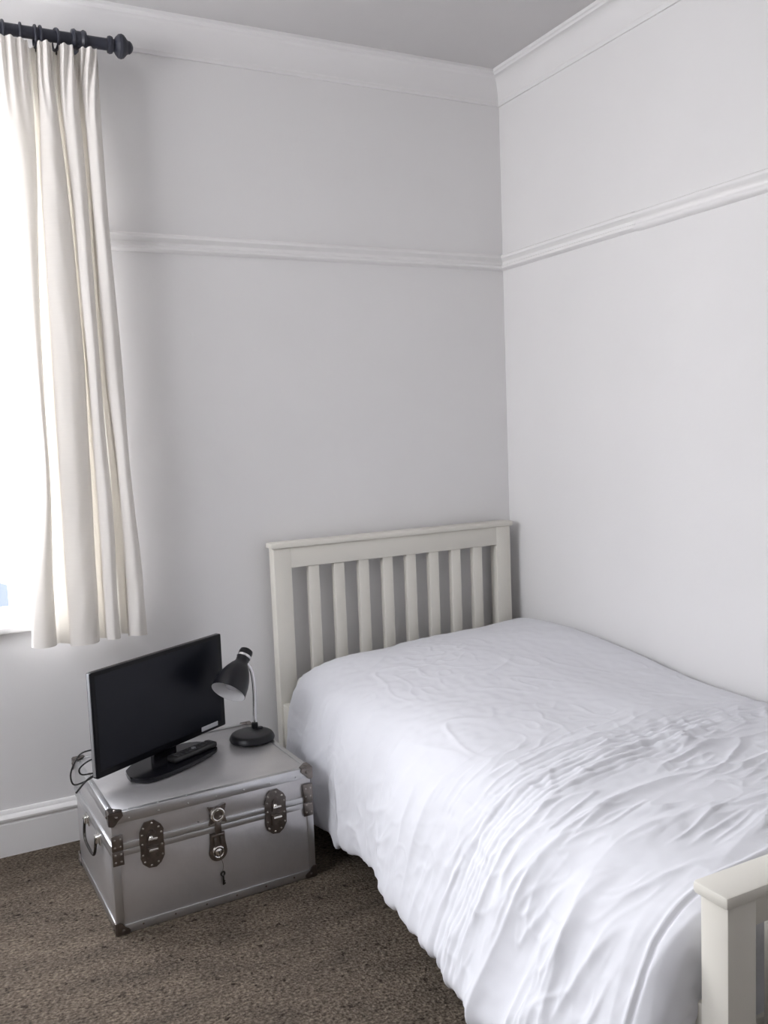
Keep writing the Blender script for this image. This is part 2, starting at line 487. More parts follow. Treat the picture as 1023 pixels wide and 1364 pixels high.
# ------------------------------------------------------------------ bed frame
XL, XR = -1.069, -0.047
HB_Y, FB_Y = -0.09, -2.09
bed = thing('single_bed', 'cream painted wooden single bed with slatted headboard and footboard in the corner', 'bed', ((XL + XR) / 2, -1.05, 0))
bx = -(XL + XR) / 2; by = 1.05
def B(): return MB()
def bb(mbx, x0, x1, y0, y1, z0, z1, bev=0.003):
    return mbx.box(x0 + bx, x1 + bx, y0 + by, y1 + by, z0, z1, bev)
def board(prefix, yin, yout, top, post_w, post_z, rail_bot, low0, low1, yslat0, yslat1):
    y0, y1 = min(yin, yout), max(yin, yout)
    for x0, x1 in ((XL + 0.010, XL + 0.010 + post_w), (XR - 0.010 - post_w, XR - 0.010)):
        bb(B(), x0, x1, y0 + 0.008, y1 - 0.008, 0, post_z).build(prefix + '_post', 'bed', bed)
    xa, xb = XL + 0.010 + post_w, XR - 0.010 - post_w
    cap = bb(B(), XL, XR, y0, y1, post_z, top, 0.006).build(prefix + '_cap', 'bed', bed)
    bb(B(), xa - 0.004, xb + 0.004, yslat0 - 0.005, yslat1 + 0.005, rail_bot, post_z, 0.002).build(prefix + '_top_rail', 'bed', bed)
    bb(B(), xa - 0.004, xb + 0.004, yslat0 - 0.005, yslat1 + 0.005, low0, low1, 0.002).build(prefix + '_bottom_rail', 'bed', bed)
    n = 8
    pitch = 0.1
    mid = (xa + xb) / 2
    for i in range(n):
        c0 = mid + (i - (n - 1) / 2) * 0.0995
        bb(B(), c0 - 0.0205, c0 + 0.0205, yslat0, yslat1, low1 - 0.002, rail_bot + 0.002, 0.002).build(prefix + '_slat', 'bed', bed)
board('headboard', -0.028, -0.092, 0.928, 0.066, 0.908, 0.836, 0.22, 0.34, -0.078, -0.052)
board('footboard', -2.016, -2.088, 0.571, 0.064, 0.549, 0.490, 0.14, 0.26, -2.060, -2.036)
for x0, x1 in ((XL + 0.018, XL + 0.044), (XR - 0.044, XR - 0.018)):
    bb(B(), x0, x1, -2.03, -0.08, 0.20, 0.352, 0.004).build('side_rail', 'bed', bed)
bb(B(), XL + 0.044, XR - 0.044, -2.0, -0.1, 0.24, 0.262, 0.002).build('mattress_base', 'bed', bed)

mt_ = MB().box(XL + 0.055, XR - 0.055, -1.985, -0.105, 0.262, 0.455, 0.03, 4).build('mattress', 'mattress')
tag(mt_, 'pale mattress lying in the bed frame beneath the white duvet', 'mattress')

# ------------------------------------------------------------------ duvet
rng = np.random.RandomState(7)
PERM = rng.permutation(512)
ANG = rng.rand(512) * 2 * np.pi
def pn(x, y, seed=0):
    x = np.asarray(x, float) + seed * 17.31; y = np.asarray(y, float) + seed * 9.77
    xi = np.floor(x).astype(int); yi = np.floor(y).astype(int)
    xf = x - xi; yf = y - yi
    u = xf ** 3 * (xf * (xf * 6 - 15) + 10); v = yf ** 3 * (yf * (yf * 6 - 15) + 10)
    def g(ix, iy, dx, dy):
        h = PERM[(PERM[ix % 512] + iy) % 512]
        return np.cos(ANG[h]) * dx + np.sin(ANG[h]) * dy
    a = g(xi, yi, xf, yf); b_ = g(xi + 1, yi, xf - 1, yf); c_ = g(xi, yi + 1, xf, yf - 1); d_ = g(xi + 1, yi + 1, xf - 1, yf - 1)
    return 1.5 * ((a * (1 - u) + b_ * u) * (1 - v) + (c_ * (1 - u) + d_ * u) * v)
def ridge(n, k=2.2):
    return np.clip(1 - np.abs(n) * k, 0, 1) ** 1.6
def sm(x, a, b):
    t = np.clip((x - a) / (b - a), 0, 1)
    return t * t * (3 - 2 * t)

TK = [0.10, 0.20, 0.45, 0.80, 1.10, 1.40, 1.70, 2.01]      # distance from the back wall
# control points across the bed (x, z), from the wall side to the hem
KEYS = [
    [(-.035, .40), (-.035, .48), (-.09, .525), (-.30, .530), (-.60, .520), (-.86, .500), (-.960, .480), (-1.015, .440), (-1.035, .36), (-1.045, .26), (-1.05, .15), (-1.035, .145), (-1.02, .20)],
    [(-.014, .40), (-.014, .50), (-.07, .553), (-.30, .548), (-.60, .540), (-.86, .520), (-.965, .495), (-1.025, .450), (-1.055, .36), (-1.070, .26), (-1.08, .13), (-1.06, .12), (-1.03, .19)],
    [(-.012, .40), (-.014, .50), (-.07, .560), (-.30, .565), (-.60, .560), (-.86, .535), (-.980, .505), (-1.045, .455), (-1.085, .36), (-1.105, .25), (-1.12, .10), (-1.095, .09), (-1.05, .16)],
    [(-.012, .38), (-.014, .48), (-.07, .540), (-.30, .553), (-.60, .552), (-.86, .538), (-.985, .508), (-1.060, .450), (-1.105, .36), (-1.130, .25), (-1.155, .11), (-1.13, .095), (-1.07, .16)],
    [(-.012, .35), (-.014, .45), (-.07, .505), (-.30, .532), (-.60, .540), (-.86, .532), (-.990, .505), (-1.070, .445), (-1.120, .36), (-1.150, .25), (-1.185, .12), (-1.16, .105), (-1.09, .16)],
    [(-.012, .34), (-.014, .44), (-.07, .495), (-.30, .522), (-.60, .532), (-.86, .530), (-.995, .505), (-1.080, .445), (-1.130, .36), (-1.165, .25), (-1.210, .115), (-1.18, .10), (-1.10, .16)],
    [(-.012, .34), (-.014, .44), (-.07, .495), (-.30, .520), (-.60, .530), (-.86, .533), (-1.00, .512), (-1.090, .450), (-1.145, .36), (-1.185, .25), (-1.240, .125), (-1.21, .11), (-1.12, .17)],
    [(-.030, .34), (-.035, .44), (-.09, .495), (-.30, .515), (-.60, .525), (-.86, .530), (-1.00, .512), (-1.095, .455), (-1.150, .36), (-1.190, .25), (-1.245, .14), (-1.21, .125), (-1.12, .18)],
]
def cat(K, n):
    """Catmull-Rom through the rows of K (k, dim), resampled by arc length to n points"""
    K = np.asarray(K, float)
    k = len(K)
    out = []
    for i in range(k - 1):
        p0, p1, p2, p3 = K[max(i - 1, 0)], K[i], K[i + 1], K[min(i + 2, k - 1)]
        t = np.linspace(0, 1, 24, endpoint=False)[:, None]
        out.append(0.5 * (2 * p1 + (p2 - p0) * t + (2 * p0 - 5 * p1 + 4 * p2 - p3) * t ** 2 + (3 * p1 - p0 - 3 * p2 + p3) * t ** 3))
    out.append(K[-1:])
    Q = np.vstack(out)
    s = np.concatenate([[0], np.cumsum(np.hypot(*(Q[1:] - Q[:-1])[:, :2].T))])
    return Q, s
def resample(Q, s, n):
    u = np.linspace(0, s[-1], n)
    return np.stack([np.interp(u, s, Q[:, i]) for i in range(Q.shape[1])], 1)
NU, NV = 400, 600
KA = np.array(KEYS)
for q_ in range(3, 8):       # the hem lifts and tucks in towards the foot of the bed
    KA[q_, 9:, 1] += (0.028, 0.034, 0.034, 0.03)
    KA[q_, 8:, 0] += (0.008, 0.014, 0.022, 0.022, 0.015)
def keys_at(t):
    out = np.zeros(KA.shape[1:])
    i = int(np.clip(np.searchsorted(TK, t) - 1, 0, len(TK) - 2))
    f_ = (t - TK[i]) / (TK[i + 1] - TK[i]); f_ = float(np.clip(f_, 0, 1))
    p0, p1, p2, p3 = KA[max(i - 1, 0)], KA[i], KA[i + 1], KA[min(i + 2, len(TK) - 1)]
    return 0.5 * (2 * p1 + (p2 - p0) * f_ + (2 * p0 - 5 * p1 + 4 * p2 - p3) * f_ ** 2 + (3 * p1 - p0 - 3 * p2 + p3) * f_ ** 3)
t0, t1 = 0.125, 2.005
ts = np.linspace(t0, t1, NV)
X = np.zeros((NV, NU)); Z = np.zeros((NV, NU)); Y = np.zeros((NV, NU)); SL = np.zeros((NV, NU))
for j, t in enumerate(ts):
    Q, s = cat(keys_at(t), 0)
    R_ = resample(Q, s, NU)
    X[j] = R_[:, 0]; Z[j] = R_[:, 1]; Y[j] = -t
    # arc length measured from the left shoulder (key 6): + over the top, - down the side
    SL[j] = s[24 * 6] - np.linspace(0, s[-1], NU)
TT = -Y
A = SL
side = sm(-A, -0.02, 0.22)            # 1 on the hanging side
# hem scallops: shift of the lower side outward/up and down
hem = 0.018 * pn(TT * 4.0, 0.5 + 0 * TT, 3) + 0.005 * pn(TT * 11.0, 1.5 + 0 * TT, 4)
hem += 0.022 * np.exp(-((TT - 1.16) / 0.025) ** 2) - 0.02 * np.exp(-((TT - 0.68) / 0.02) ** 2)
Z = Z + hem * sm(-A, 0.15, 0.42)
# normals
def normals(X, Y, Z):
    du = np.stack([np.gradient(X, axis=1), np.gradient(Y, axis=1), np.gradient(Z, axis=1)], -1)
    dv = np.stack([np.gradient(X, axis=0), np.gradient(Y, axis=0), np.gradient(Z, axis=0)], -1)
    n = np.cross(du, dv)
    n /= np.linalg.norm(n, axis=-1, keepdims=True) + 1e-12
    return n
N = normals(X, Y, Z)
if N[NV // 2, NU // 3, 2] < 0: N = -N
wx = A + 0.05 * pn(A * 3, TT * 3, 11); wt = TT + 0.035 * pn(A * 2.2, TT * 3, 12)
# folds flow across the bed, bending towards the foot as they reach the wall
skew = wt + 0.10 * sm(A, 0.1, 0.9) - 0.05 * sm(A, 0.5, 1.0) + 0.04 * sm(-A, 0.0, 0.4)
D = np.zeros_like(X)
D += 0.010 * pn(A * 2.2, TT * 2.6, 21) + 0.006 * pn(A * 5, TT * 4, 22)
foot = sm(TT, 1.12, 1.50)
head = 1 - sm(TT, 1.10, 1.40)
# head half: smooth with faint creases
D += head * (0.0045 * ridge(pn(wx * 3.0 + wt * 2.0, wt * 3.4 - wx * 1.5, 31), 4) * sm(pn(A * 3, TT * 3, 32), -0.05, 0.3))
D += head * 0.0030 * ridge(pn(wx * 8 - wt * 3, wt * 4 + wx * 3, 33), 4) * sm(pn(A * 4, TT * 4, 34), 0.0, 0.35)
D += head * side * 0.012 * pn(A * 1.6, wt * 6.0, 35)
D += head * side * 0.006 * ridge(pn(A * 2.0 + wt * 2, wt * 9.0, 36), 3)
# foot half: folds running across the bed, broken up into shorter creases
calm = 1 - 0.65 * sm(TT, 1.86, 1.93)
D += calm * foot * 0.013 * (ridge(pn(wx * 1.9, skew * 7.0, 41), 2.4) - 0.3) * (0.55 + 0.45 * side + 0.5 * pn(A * 2, TT * 2, 42))
D += calm * foot * 0.0078 * (ridge(pn(wx * 2.8 + 3, skew * 13.0, 43), 2.8) - 0.25) * sm(pn(A * 3.5, TT * 2.5, 44), -0.25, 0.25)
D += calm * foot * 0.0044 * ridge(pn(wx * 4.5, skew * 24.0, 45), 3) * sm(pn(A * 5, TT * 4, 46), -0.2, 0.25)
D += calm * foot * 0.0026 * ridge(pn(wx * 9 + skew * 5, skew * 20.0 - wx * 4, 49), 3) * sm(pn(A * 5, TT * 5, 50), -0.1, 0.3)
D += calm * foot * side * 0.015 * pn(A * 0.9, skew * 6.5, 47)
D += calm * foot * side * 0.008 * ridge(pn(A * 1.8, skew * 12, 48), 2.6)
# crushed patch on the hanging side under the tucks
crush = sm(TT, 1.22, 1.32) * (1 - sm(TT, 1.52, 1.66)) * sm(-A, 0.0, 0.12)
D += crush * (0.0030 * ridge(pn(wx * 11 + 2, wt * 13, 54), 2.2) + 0.0022 * pn(wx * 24, wt * 22, 55))
# pintuck band crossing the bed: stitched parallel tucks with ruched creases
for c0, wdt, nt_ in ((1.455, 0.085, 7), (1.255, 0.05, 0)):
    band = np.exp(-((skew - c0) / wdt) ** 4)
    if nt_:
        D -= band * 0.004
        D += band * 0.0034 * np.abs(np.sin((skew - c0) * np.pi / 0.020)) ** 0.7
        D += band * 0.004 * ridge(pn(wx * 14, wt * 8, 51), 2.0) * sm(pn(A * 5, TT * 4, 52), -0.2, 0.2)
        D += band * 0.003 * pn(wx * 26, wt * 18, 53)
# fine crumple everywhere
D += 0.0012 * pn(A * 30, TT * 30, 61) + 0.0018 * ridge(pn(A * 14, TT * 12, 62), 4) * sm(pn(A * 3, TT * 3, 63), -0.1, 0.4)
# foot-end seam ridge
seam_t = 1.955
D += 0.0035 * np.exp(-((TT - seam_t) / 0.0042) ** 2) - 0.0045 * np.exp(-((TT - seam_t - 0.008) / 0.0035) ** 2)
wallfade = sm(X, -0.10, -0.02)
D *= (1 - 0.85 * wallfade)
tip = 1 - 0.9 * sm(-A, 0.46, 0.56)
D *= tip
X = X + N[..., 0] * D; Y2 = Y + N[..., 1] * D; Z = Z + N[..., 2] * D
ws_ = sm(-A, -0.09, 0.07); ww_ = sm(X, -0.09, -0.03)
ND = np.stack([-ws_ + ww_ * (1 - ws_), 0 * ws_, (1 - ws_) * (1 - ww_)], -1)
ND /= np.linalg.norm(ND, axis=-1, keepdims=True) + 1e-9
# rounded ends at head and foot: pull inwards along the normal near the ends
def end_round(q, rad):
    return rad * (1 - np.sqrt(np.clip(1 - q * q, 0, 1)))
q1 = np.clip((TT - (t1 - 0.055)) / 0.055, 0, 1); q0 = np.clip(((t0 + 0.05) - TT) / 0.05, 0, 1)
pull = end_round(q1, 0.055) + end_round(q0, 0.05)
X -= ND[..., 0] * pull; Z -= ND[..., 2] * pull
Y = np.clip(Y2, -2.008, -0.10)
X = np.minimum(X, -0.010)
Z = np.maximum(Z, 0.03)
rows = [(X, Y, Z)]
# closing rows: the end faces, drawn further in under the duvet
def end_rows(jrow, ysign, seed):
    ex, ez = X[jrow], Z[jrow]; n = ND[jrow]; ey = Y[jrow]
    out = []
    for k in range(1, 36):
        d = 0.011 * k
        wob = 0.016 * pn(A[jrow] * 6 + k * 0.30, np.full(NU, k * 0.10), seed) + 0.012 * ridge(pn(A[jrow] * 8 + k * 0.4, np.full(NU, k * 0.06), seed + 1), 3) - 0.006
        xx = ex - n[:, 0] * d; zz = ez - n[:, 2] * d
        yy = ey + ysign * (wob * min(1, k / 4) * math.exp(-k / 7.0) - 0.002 + 0.0012 * max(0, k - 6))
        out.append((np.minimum(xx, -0.012), yy, np.maximum(zz, 0.035)))
    return out
er = end_rows(-1, +1, 71)
hr = end_rows(0, -1, 75)
XA = np.vstack([np.array([r[0] for r in reversed(hr)]), X, np.array([r[0] for r in er])])
YA = np.vstack([np.array([r[1] for r in reversed(hr)]), Y, np.array([r[1] for r in er])])
ZA = np.vstack([np.array([r[2] for r in reversed(hr)]), Z, np.array([r[2] for r in er])])
YA = np.clip(YA, -2.0115, -0.096)
def grid_object(name, XA, YA, ZA, material):
    nv, nu = XA.shape
    me = bpy.data.meshes.new(name)
    co = np.stack([XA, YA, ZA], -1).reshape(-1, 3)
    idx = np.arange(nv * nu).reshape(nv, nu)
    q = np.stack([idx[:-1, :-1], idx[:-1, 1:], idx[1:, 1:], idx[1:, :-1]], -1).reshape(-1, 4)
    me.vertices.add(len(co)); me.vertices.foreach_set('co', co.ravel())
    me.loops.add(q.size); me.loops.foreach_set('vertex_index', q.ravel())
    me.polygons.add(len(q)); me.polygons.foreach_set('loop_start', np.arange(0, q.size, 4)); me.polygons.foreach_set('loop_total', np.full(len(q), 4))
    me.update(calc_edges=True); me.validate()
    me.polygons.foreach_set('use_smooth', [True] * len(q))
    me.materials.append(M[material])
    o = bpy.data.objects.new(name, me); C.objects.link(o)
    return o
duvet = grid_object('duvet', XA, YA, ZA, 'duvet')
tag(duvet, 'rumpled white duvet with a pintucked band, spread over the bed', 'duvet')

# ------------------------------------------------------------------ curtain and rod
rod = thing('curtain_rod', 'dark wooden curtain pole with turned finial above the window', 'curtain rod', (-2.32, -0.11, 2.520))
rx = 2.32
RL, RR = -3.2 , -1.513
b = MB().tube([(RL + rx, 0, 0), (RR + rx, 0, 0)], 0.0175, 20); b.build('pole', 'rod', rod)
fin = [(0.0175, -0.012), (0.024, -0.010), (0.026, -0.004), (0.024, 0.003), (0.018, 0.006), (0.018, 0.009), (0.026, 0.014), (0.034, 0.022), (0.036, 0.030), (0.033, 0.038), (0.026, 0.044), (0.021, 0.048),
       (0.019, 0.052), (0.019, 0.056), (0.014, 0.062), (0.006, 0.066), (0.0001, 0.067)]
b = MB().lathe(fin, 24, Matrix.Translation((RR + rx + 0.002, 0, 0)) @ Matrix.Rotation(math.pi / 2, 4, 'Y')); b.build('finial', 'rod', rod)
b = MB().lathe(fin, 24, Matrix.Translation((RL + rx - 0.002, 0, 0)) @ Matrix.Rotation(-math.pi / 2, 4, 'Y')); b.build('finial', 'rod', rod)
for xb in (-1.607, -3.12):
    b = MB()
    b.lathe([(0.028, 0.001), (0.028, 0.010), (0.020, 0.016), (0.013, 0.022), (0.012, 0.07), (0.016, 0.086), (0.022, 0.092)], 20, Matrix.Translation((xb + rx, 0.109, -0.004)) @ Matrix.Rotation(math.pi / 2, 4, 'X'))
    # split collar which holds the pole
    b.lathe([(0.0178, -0.022), (0.027, -0.021), (0.030, -0.013), (0.025, -0.006), (0.025, 0.006), (0.030, 0.013), (0.027, 0.021), (0.0178, 0.022)], 24, Matrix.Translation((xb + rx, 0, 0)) @ Matrix.Rotation(math.pi / 2, 4, 'Y'), cap0=False, cap1=False)
    b.box(xb + rx - 0.012, xb + rx + 0.030, -0.014, 0.014, -0.029, -0.012, 0.005)
    b.build('bracket', 'rod', rod)
curt = thing('curtain', 'long cream linen curtain hanging in folds from dark pole', 'curtain', (-1.70, -0.12, 0.69))
LEVELS = [(2.458, [-1.850, -1.755, -1.729, -1.689, -1.670, -1.631, -1.609, -1.553]),
          (2.296, [-1.849, -1.749, -1.737, -1.685, -1.672, -1.618, -1.607, -1.562]),
          (1.966, [-1.815, -1.764, -1.749, -1.665, -1.658, -1.614, -1.602, -1.557]),
          (1.583, [-1.808, -1.778, -1.754, -1.657, -1.651, -1.612, -1.601, -1.546]),
          (1.188, [-1.807, -1.783, -1.753, -1.661, -1.646, -1.604, -1.577, -1.539]),
          (0.700, [-1.874, -1.799, -1.759, -1.671, -1.648, -1.604, -1.576, -1.516])]
def section(E, z, sway):
    """E: L,R edges of the four forward folds -> closed-looking S folds, three cloth layers over each"""
    pts = []
    yF, yM, yB = -0.150, -0.112, -0.086
    for i in range(4):
        L, R = E[2 * i], E[2 * i + 1]
        w_ = R - L
        g_ = sway
        pts += [(L + 0.004, yB - 0.018 if i else yM - 0.002), (L - 0.0005, (yF + yM) / 2), (L + 0.12 * w_, yF + 0.004), (L + 0.5 * w_, yF - 0.008 * g_), (R - 0.12 * w_, yF + 0.004), (R, (yF + yM) / 2 + 0.004), (R - 0.10 * w_, yM),
                (L + 0.5 * w_, yM + 0.003), (L + 0.12 * w_, yM + 0.006), (L + 0.07 * w_, yM + 0.014), (L + 0.15 * w_, yB), (L + 0.6 * w_, yB + 0.004)]
        if i < 3:
            nL = E[2 * i + 2]
            pts += [(R + 0.002, yB + 0.004), ((R + nL) / 2, yB + 0.006)]
    pts = pts[:-2] + [(E[7] - 0.02, yB), (E[7] - 0.004, yB - 0.002)]
    return pts
zs = np.linspace(2.487, 0.685, 90)
lz = np.array([l[0] for l in LEVELS][::-1]); le = np.array([l[1] for l in LEVELS][::-1])
Xc, Yc, Zc = [], [], []
for k, z in enumerate(zs):
    E = []
    for i in range(8):
        E.append(float(np.interp(z, lz, le[:, i])))
    # smooth a little between the levels
    E2 = [np.mean([np.interp(z + dz, lz, le[:, i]) for dz in (-0.12, -0.06, 0, 0.06, 0.12)]) for i in range(8)]
    f_ = min(1.0, max(0.0, (2.44 - z) / 0.2))
    pts = section(E2, z, 1.0)
    Q, s = cat(pts, 0)
    n_ = len(Q)
    x_ = Q[:, 0].copy(); y_ = Q[:, 1].copy()
    flat = 1 - 0.15 * (1 - f_)
    y_ = -0.112 + (y_ + 0.112) * flat
    # header: gathered tape ripples
    y_ += (1 - f_) * 0.008 * np.sin(s * 235 + 0.6 * np.sin(s * 40))
    x_ += 0.004 * pn(s * 6, np.full(n_, z * 2.5), 81); y_ += 0.006 * pn(s * 6, np.full(n_, z * 2.0), 82)
    y_ += 0.0025 * pn(s * 30, np.full(n_, z * 4.0), 83)
    hemd = 0.010 * pn(s * 7, np.zeros(n_), 84)
    Xc.append(x_); Yc.append(y_); Zc.append(np.full(n_, z) + hemd * (k / 89.0) - 0.01 * (k / 89.0) * (x_ + 1.9))
Xc, Yc, Zc = map(np.array, (Xc, Yc, Zc))
cf = grid_object('fabric', Xc + 1.70, Yc + 0.12, Zc - 0.69, 'curtain')
cf.parent = curt
# rings with their eyelets, one thing each, threaded on the pole
first = None
RINGS = [-3.02, -2.95, -2.88, -1.905, -1.858, -1.817, -1.772, -1.735, -1.722, -1.668, -1.640]
names_r = {-1.905: 1}
def make_ring(xr, tilt):
    o = thing('curtain_ring', 'dark curtain ring threaded on the pole above the cream curtain', 'curtain ring', (xr, -0.11, 2.5105), 0, 'dark curtain rings on the pole')
    r_ = MB().torus((0, 0, 0), 0.0295, 0.0045, Matrix.Rotation(math.pi / 2, 4, 'Y'), 28, 8).build('ring', 'rod', o)
    e_ = MB().torus((0, 0, -0.0385), 0.0042, 0.0013, Matrix.Rotation(math.pi / 2, 4, 'Y'), 14, 6).build('eyelet', 'dark_metal', o)
    o.rotation_euler = (0, 0, tilt)
    return o
labels_ring = ['leftmost visible dark curtain ring, at the left edge of the photo',
               'dark curtain ring on pole, second from the left',
               'left ring of the close pair of dark rings on the pole',
               'right ring of the close pair of dark rings on the pole',
               'dark curtain ring just left of the pole bracket']
for i, (xr, tilt) in enumerate(((-1.822, 0.06), (-1.772, -0.08), (-1.732, 0.0), (-1.718, 0.05), (-1.674, 0.22))):
    if i == 0:
        first = make_ring(xr, tilt); o = first
    else:
        o = first.copy(); C.objects.link(o)
        for ch in list(first.children):
            c_ = ch.copy(); C.objects.link(c_); c_.parent = o
        o.location.x = xr; o.rotation_euler = (0, 0, tilt)
    o['label'] = labels_ring[i]

# ------------------------------------------------------------------ trunk
TW, TD, TH = 0.582, 0.499, 0.334
TYAW = 0.043
tc_ = Vector((-1.7605, -0.6739, 0)) + Matrix.Rotation(TYAW, 3, 'Z') @ Vector((TW / 2, TD / 2, 0))
trunk = thing('storage_trunk', 'silver metal travel trunk with nickel latches standing on the carpet', 'trunk', tc_, TYAW)
OX, OY = -TW / 2, -TD / 2
def tb(b_, x0, x1, y0, y1, z0, z1, bev=0.0): return b_.box(x0 + OX, x1 + OX, y0 + OY, y1 + OY, z0, z1, bev)
ZS = 0.2315
tb(MB(), 0.003, TW - 0.003, 0.003, TD - 0.003, 0.003, ZS - 0.0005, 0.002).build('body', 'alu', trunk)
lid = tb(MB(), 0.003, TW - 0.003, 0.003, TD - 0.003, ZS + 0.0005, TH - 0.002, 0.002).build('lid', 'alu', trunk)
def strip_ring(b_, z0, z1, out=0.0):
    tb(b_, -out, TW + out, -out, 0.004, z0, z1, 0.0012); tb(b_, -out, TW + out, TD - 0.004, TD + out, z0, z1, 0.0012)
    tb(b_, -out, 0.004, 0.004, TD - 0.004, z0, z1, 0.0012); tb(b_, TW - 0.004, TW + out, 0.004, TD - 0.004, z0, z1, 0.0012)
b = MB()
strip_ring(b, TH - 0.030, TH - 0.0005, 0.0)
for a in ((0, TW, 0, 0.016), (0, TW, TD - 0.016, TD), (0, 0.016, 0.016, TD - 0.016), (TW - 0.016, TW, 0.016, TD - 0.016)):
    tb(b, *a, TH - 0.003, TH, 0.001)
for i in range(7):
    xx = 0.05 + i * (TW - 0.1) / 6
    b.dome((xx + OX, OY, TH - 0.020), 0.0028, 0.0015)
    b.dome((xx + OX, OY + 0.008, TH - 0.001), 0.0028, 0.0022, 'z')
    b.dome((xx + OX, -OY - 0.008, TH - 0.001), 0.0028, 0.0022, 'z')
for i in range(5):
    yy = 0.05 + i * (TD - 0.1) / 4
    b.dome((OX + 0.008, yy + OY, TH - 0.001), 0.0028, 0.0022, 'z')
    b.dome((-OX - 0.008, yy + OY, TH - 0.001), 0.0028, 0.0022, 'z')
b.build('top_edging', 'alu_trim', trunk)
b = MB(); strip_ring(b, ZS + 0.001, ZS + 0.017, 0.0015); b.build('lid_lip', 'alu_trim', trunk)
b = MB(); strip_ring(b, ZS - 0.018, ZS - 0.001, 0.0); b.build('body_lip', 'alu_trim', trunk)
b = MB(); strip_ring(b, 0.001, 0.024, 0.0)
b.build('bottom_edging', 'alu_trim', trunk)
b = MB()
for i in range(6):
    xx = 0.07 + i * (TW - 0.14) / 5
    MB().dome((xx + OX, OY + 0.0003, 0.014), 0.003, 0.0018).build('rivet', 'nickel', trunk)
for (x0, x1), (x2, x3) in (((0, 0.02), (0, 0.002)), ((TW - 0.02, TW), (TW - 0.002, TW))):
    b = MB()
    tb(b, x0, x1, 0, 0.002, 0.02, ZS - 0.015, 0.0006); tb(b, x2, x3, 0.0015, 0.02, 0.02, ZS - 0.015, 0.0006)
    b.build('corner_angle', 'alu_trim', trunk)
# corner caps
def corner_cap(cx_, cy_, top):
    sx = 1 if cx_ == 0 else -1; sy = 1 if cy_ == 0 else -1
    b = MB()
    s_ = 0.034
    e_ = 0.0035
    zt = TH + e_ if top else -0.0
    z0, z1 = (TH - 0.036, TH + e_) if top else (0.0, 0.036)
    X0, X1 = sorted((cx_ - sx * e_, cx_ + sx * s_)); Y0, Y1 = sorted((cy_ - sy * e_, cy_ + sy * s_))
    def arc(flip):
        # quarter-lobed plate outline (u from corner, v from corner)
        return [(0, 0), (s_, 0), (s_ * 1.05, s_ * 0.28), (s_ * 0.88, s_ * 0.50), (s_ * 0.62, s_ * 0.62), (s_ * 0.50, s_ * 0.88), (s_ * 0.28, s_ * 1.05), (0, s_)]
    # three lobed plates sharing the corner
    org = Vector((cx_ + OX - sx * 0.001, cy_ + OY - sy * 0.001, TH + 0.001 if top else 0.0))
    szv = -1 if top else 1
    ux, uy, uz = Vector((sx, 0, 0)), Vector((0, sy, 0)), Vector((0, 0, szv))
    for a_, c_, n_ in ((ux, uz, -uy), (uy, uz, -ux), (ux, uy, -uz)):
        if not top and n_ == -uz: continue
        mtx = Matrix(((a_.x, c_.x, n_.x, org.x), (a_.y, c_.y, n_.y, org.y), (a_.z, c_.z, n_.z, org.z), (0, 0, 0, 1)))
        b.prism(arc(0), 0.0028, mtx, 0.001)
        b.lathe([(0.0048, 0.002), (0.0044, 0.0042), (0.0028, 0.0055), (0.0001, 0.006)], 10, mtx @ Matrix.Translation((s_ * 0.52, s_ * 0.36, 0)), cap0=False)
    return b.build('corner_cap', 'nickel', trunk)
for cx_ in (0, TW):
    for cy_ in (0, TD):
        corner_cap(cx_, cy_, True); corner_cap(cx_, cy_, False)
# hinge-like guide plates at the two front corners
for x0, x1, z0, z1 in ((0.0005, 0.030, 0.192, 0.274), (TW - 0.030, TW - 0.0005, 0.190, 0.286)):
    b = MB()
    tb(b, x0, x1, -0.004, 0.0, z0, ZS - 0.0012, 0.001); tb(b, x0, x1, -0.0045, 0.0, ZS + 0.0004, z1, 0.001)
    gp = b.build('guide_plate', 'nickel', trunk)
    for iz in range(4):
        for ix in (0.25, 0.75):
            MB().dome((x0 + (x1 - x0) * ix + OX, OY - 0.004, z0 + (z1 - z0) * (0.12 + 0.25 * iz)), 0.0032, 0.0022).build('rivet', 'nickel_mid', gp)
